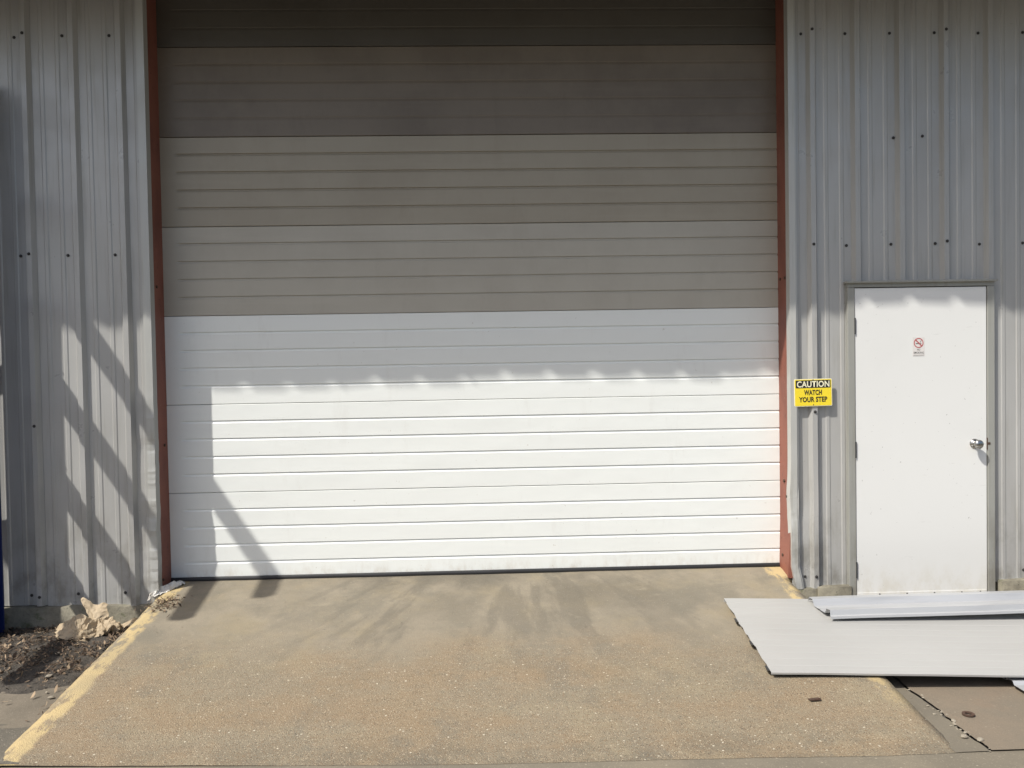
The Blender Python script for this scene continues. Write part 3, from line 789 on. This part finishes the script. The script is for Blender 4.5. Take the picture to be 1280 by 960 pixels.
def skirt(s_, t_):
    th = math.radians(172+190*s_); n_ = fbm(s_*6, t_*1.5, 3); rr_ = .015+.150*t_*(1+.35*math.sin(s_*5+.4)+.35*n_)
    pl = abs(((s_*6.3+.5*fbm(s_*3, t_, 8)) % 1)-.5)*2
    return (WX+.02+rr_*math.cos(th)*1.25, WY+rr_*math.sin(th)*1.05, WZ*(1-t_)**.8+.012+(.055*pl*(.6+n_)+.01)*min(1, t_*2.5)*(1-.2*t_))
def flap(s_, t_):
    xa = -.135-.085*t_; xb = -.05+.035*t_ + .02*math.sin(t_*5)
    return (xa*(1-s_)+xb*s_, .015+.075*t_+.020*math.sin(s_*7.5+1)*(1.1-t_)-.05*max(0, s_-.55)*t_, .085+.125*t_-.035*s_*t_+.012*math.sin(s_*9)*t_)
kp('upright_flap', 36, 26, flap, amp=.009, fr=13)
kp('folded_body', 60, 26, skirt, amp=.017, fr=16, seed=4)
kp('side_flap', 26, 14, lambda s, t: (-.02+.20*s, -.10+.09*t+.16*s, .014+.05*s+.05*t*(1-s)+.012*math.sin(s*11)), amp=.014, fr=12, seed=8)
kp('flat_sheet', 30, 14, lambda s, t: (-.235+.40*s, -.215+.11*t+.07*s, .018+.012*math.sin(s*5)), amp=.010, fr=9, seed=2)
PB = crumple('plastic_wrap', 26, 16, lambda s, t: (-2.30+.16*s, -.12+.20*s+.09*t, -.035+.045*math.sin(t*3.1)*math.sin(.4+s*2.4)+.03*s), m_film, amp=.018, fr=18, seed=1)
PB['label'] = 'scrap of whitish plastic at the foot of the left red jamb'; PB['category'] = 'plastic scrap'
# leaf litter: many small curled leaves and twigs, one object
v = []; f = []; tones = []
def leaf(px, py, pz, sz, tone):
    a_ = random.uniform(0, 6.28); b_ = random.gauss(0, .5); c_ = random.gauss(0, .5)
    R_ = Matrix.Rotation(a_, 3, 'Z') @ Matrix.Rotation(b_, 3, 'X') @ Matrix.Rotation(c_, 3, 'Y')
    w_ = sz*random.choice((random.uniform(.06, .15), random.uniform(.25, .5))); k = len(v); cu = random.uniform(.0, .35)*sz
    for q in ((-sz, 0, cu), (-sz*.3, w_, 0), (-sz*.3, -w_, cu*.4), (sz*.4, w_*.8, 0), (sz*.4, -w_*.8, cu*.4), (sz, 0, cu)):
        v.append(Vector((px, py, pz)) + R_ @ Vector(q))
    f.extend([(k, k+2, k+1), (k+1, k+2, k+4, k+3), (k+3, k+4, k+5)]); tones.extend([tone]*6)
cnt = 0
while cnt < 6200:
    px = random.uniform(-3.9, -2.21); py = random.uniform(-1.2, -.04)
    d = .25 + .9*math.exp(-((px+2.45)/.35)**2-((py+.62)/.30)**2) + .7*math.exp(-((py+.10)/.12)**2) + .5*math.exp(-((px+2.85)/.4)**2-((py+.45)/.25)**2) + .6*fbm(px*4, py*4, 7)
    if random.random() > d or fbm(px*9, py*9, 31) < -.22: continue
    if py < -1.0 and random.random() < .75: continue
    leaf(px, py, dirtz(px, py)+random.uniform(.002, .022), random.choice((random.uniform(.004, .011), random.uniform(.004, .011), random.uniform(.008, .021))), min(1, max(0, random.gauss(.46, .30)))); cnt += 1
for i in range(500):   # along the ramp's lower side and on its edge
    py = random.uniform(-1.5, -.05); px = -2.215 - abs(random.gauss(0, .05)); leaf(px, py, max(dirtz(px, py), GZ+.004)+random.uniform(.002, .03), random.uniform(.005, .016), random.random()*.7)
for i in range(90):
    px = random.uniform(-3.3, -2.25); py = random.uniform(-1.35, -.15); leaf(px, py, max(dirtz(px, py), GZ+.004)+.018, random.uniform(.010, .026), 1.0)
for i in range(260):
    s_ = random.gauss(0, 1); py = -.22+.07*s_; px = -2.14+.05*random.gauss(0, 1) ; leaf(px, py, rampz(py)+random.uniform(.002, .016), random.uniform(.006, .018), min(1, max(0, random.gauss(.6, .2))))
me = mesh('leaf_litter', v, f); at = me.attributes.new('tone', 'FLOAT', 'POINT'); at.data.foreach_set('value', tones)
link('leaf_litter', me, m_leaf, kind='stuff', label='dark dead leaves and twigs heaped between the wall and the ramp')
# small stones and chips
def stone(r, sx=1, sy_=1, sz_=.6, seed=0):
    bm = bmesh.new(); bmesh.ops.create_icosphere(bm, subdivisions=2, radius=r)
    for q in bm.verts:
        p = q.co.copy(); k = 1+.35*mnoise.noise(p*(1.6/r)+Vector((seed, 0, 0))); q.co = Vector((p.x*sx*k, p.y*sy_*k, p.z*sz_*k))
    return bmm('stone', bm)
bases = [stone(.010, 1.3, 1, .5, i*3.7) for i in range(4)]
for b in bases: b.materials.append(m_stone)
def chip(name, p, s, label, cat, group=None):
    o = link(name, random.choice(bases)); o.location = p; o.scale = (s, s, s); o.rotation_euler = (0, 0, random.uniform(0, 6))
    o['label'] = label; o['category'] = cat
    if group: o['group'] = group
for i in range(34):
    yy = -1.36-.74*random.random()**.8; xx = jagx(yy)+random.gauss(0, .018)
    chip('stone', (xx, yy, GZ+.007), random.uniform(.25, .8), 'whitish stone chip lying along the broken joint beside the ramp', 'stone', 'stone chips along the broken joint')
chip('stone', (2.105, -2.00, GZ+.012), 1.5, 'biggest of the pale stones at the near end of the broken joint', 'stone')
chip('stone', (2.055, -1.965, GZ+.012), 1.35, 'pale stone just left of the biggest one at the near end of the broken joint', 'stone')
chip('stone', (2.10, -1.80, GZ+.010), 1.1, 'pale stone halfway along the broken joint nearest the rusty ring', 'stone')
for xx, yy in ((-2.27, -.72), (-2.5, -.95), (-2.42, -1.13), (-2.36, -1.2), (-2.75, -.9), (-2.95, -1.0), (-2.24, -.50), (-2.62, -.62), (-2.25, -1.42)):
    chip('paint_chip', (xx, yy, max(dirtz(xx, yy), GZ)+.012), random.uniform(.7, 1.6), 'pale chip lying on the dirt beside the left ramp edge', 'chip', 'pale chips on the dirt')
# grit: sparse tiny pebbles on the ramp
v = []; f = []
for i in range(420):
    px = random.uniform(-2.1, 1.95); py = random.uniform(-2.0, .1); r = random.uniform(.0012, .0032); z_ = rampz(py)+r*.4+.003
    k = len(v)
    for q in ((r, 0, 0), (-r, 0, 0), (0, r, 0), (0, -r, 0), (0, 0, r), (0, 0, -r)): v.append((px+q[0], py+q[1], z_+q[2]))
    for a_, b_ in ((0, 2), (2, 1), (1, 3), (3, 0)): f += [(k+a_, k+b_, k+4), (k+b_, k+a_, k+5)]
link('grit', mesh('grit', v, f), m_stone, kind='stuff')
# ring and rusty scrap
bm = bmesh.new(); NN = 24
for i in range(NN):
    a0, a1 = 2*math.pi*i/NN, 2*math.pi*(i+1)/NN
    def rr(r, a_, z_): return (r*math.cos(a_), r*math.sin(a_), z_)
    P = [bm.verts.new(rr(r, a_, z_)) for a_ in (a0, a1) for r, z_ in ((.015, 0), (.015, .006), (.028, .006), (.028, 0))]
    for j in range(4): bm.faces.new((P[j], P[(j+1) % 4], P[4+(j+1) % 4], P[4+j]))
bmesh.ops.remove_doubles(bm, verts=bm.verts[:], dist=1e-5); bmesh.ops.recalc_face_normals(bm, faces=bm.faces[:])
o = link('metal_ring', bmm('metal_ring', bm), m_rust, label='small rusty metal ring lying on the reddish slab', category='ring'); o.location = (2.20, -1.75, GZ+.014)
bm = bmesh.new(); vs_ = box(bm, -.026, .026, -.013, .013, 0, .005); vs_[5].co.z += .007; vs_[1].co.x += .008; vs_[6].co.y += .006
bmesh.ops.bevel(bm, geom=bm.edges[:], offset=.001, segments=1, affect='EDGES')
o = link('rusty_scrap', bmm('rusty_scrap', bm), m_rust, label='small rusty steel scrap on the ramp below the flat panel', category='scrap'); o.location = (1.512, -1.62, rampz(-1.62)+.004); o.rotation_euler = (math.radians(-6), 0, .1)

# ------------------------------------------------------------------ across the yard, behind the camera (seen only in reflections)
OB = empty('opposite_building', (0, -45, GZ), label='long low building across the yard, behind the camera', category='building')
link('wall', boxm('wall', -40, 40, -12, 0, 0, 5.5), m_stucco, OB); link('roof', boxm('roof', -40.5, 40.5, -12.5, .6, 5.5, 6.0), m_dsteel, OB)
for k in range(12):
    xx = -36+k*6.4; link('window', boxm('window', xx, xx+2.2, -.05, .03, 1.2, 3.0), m_glass, OB)
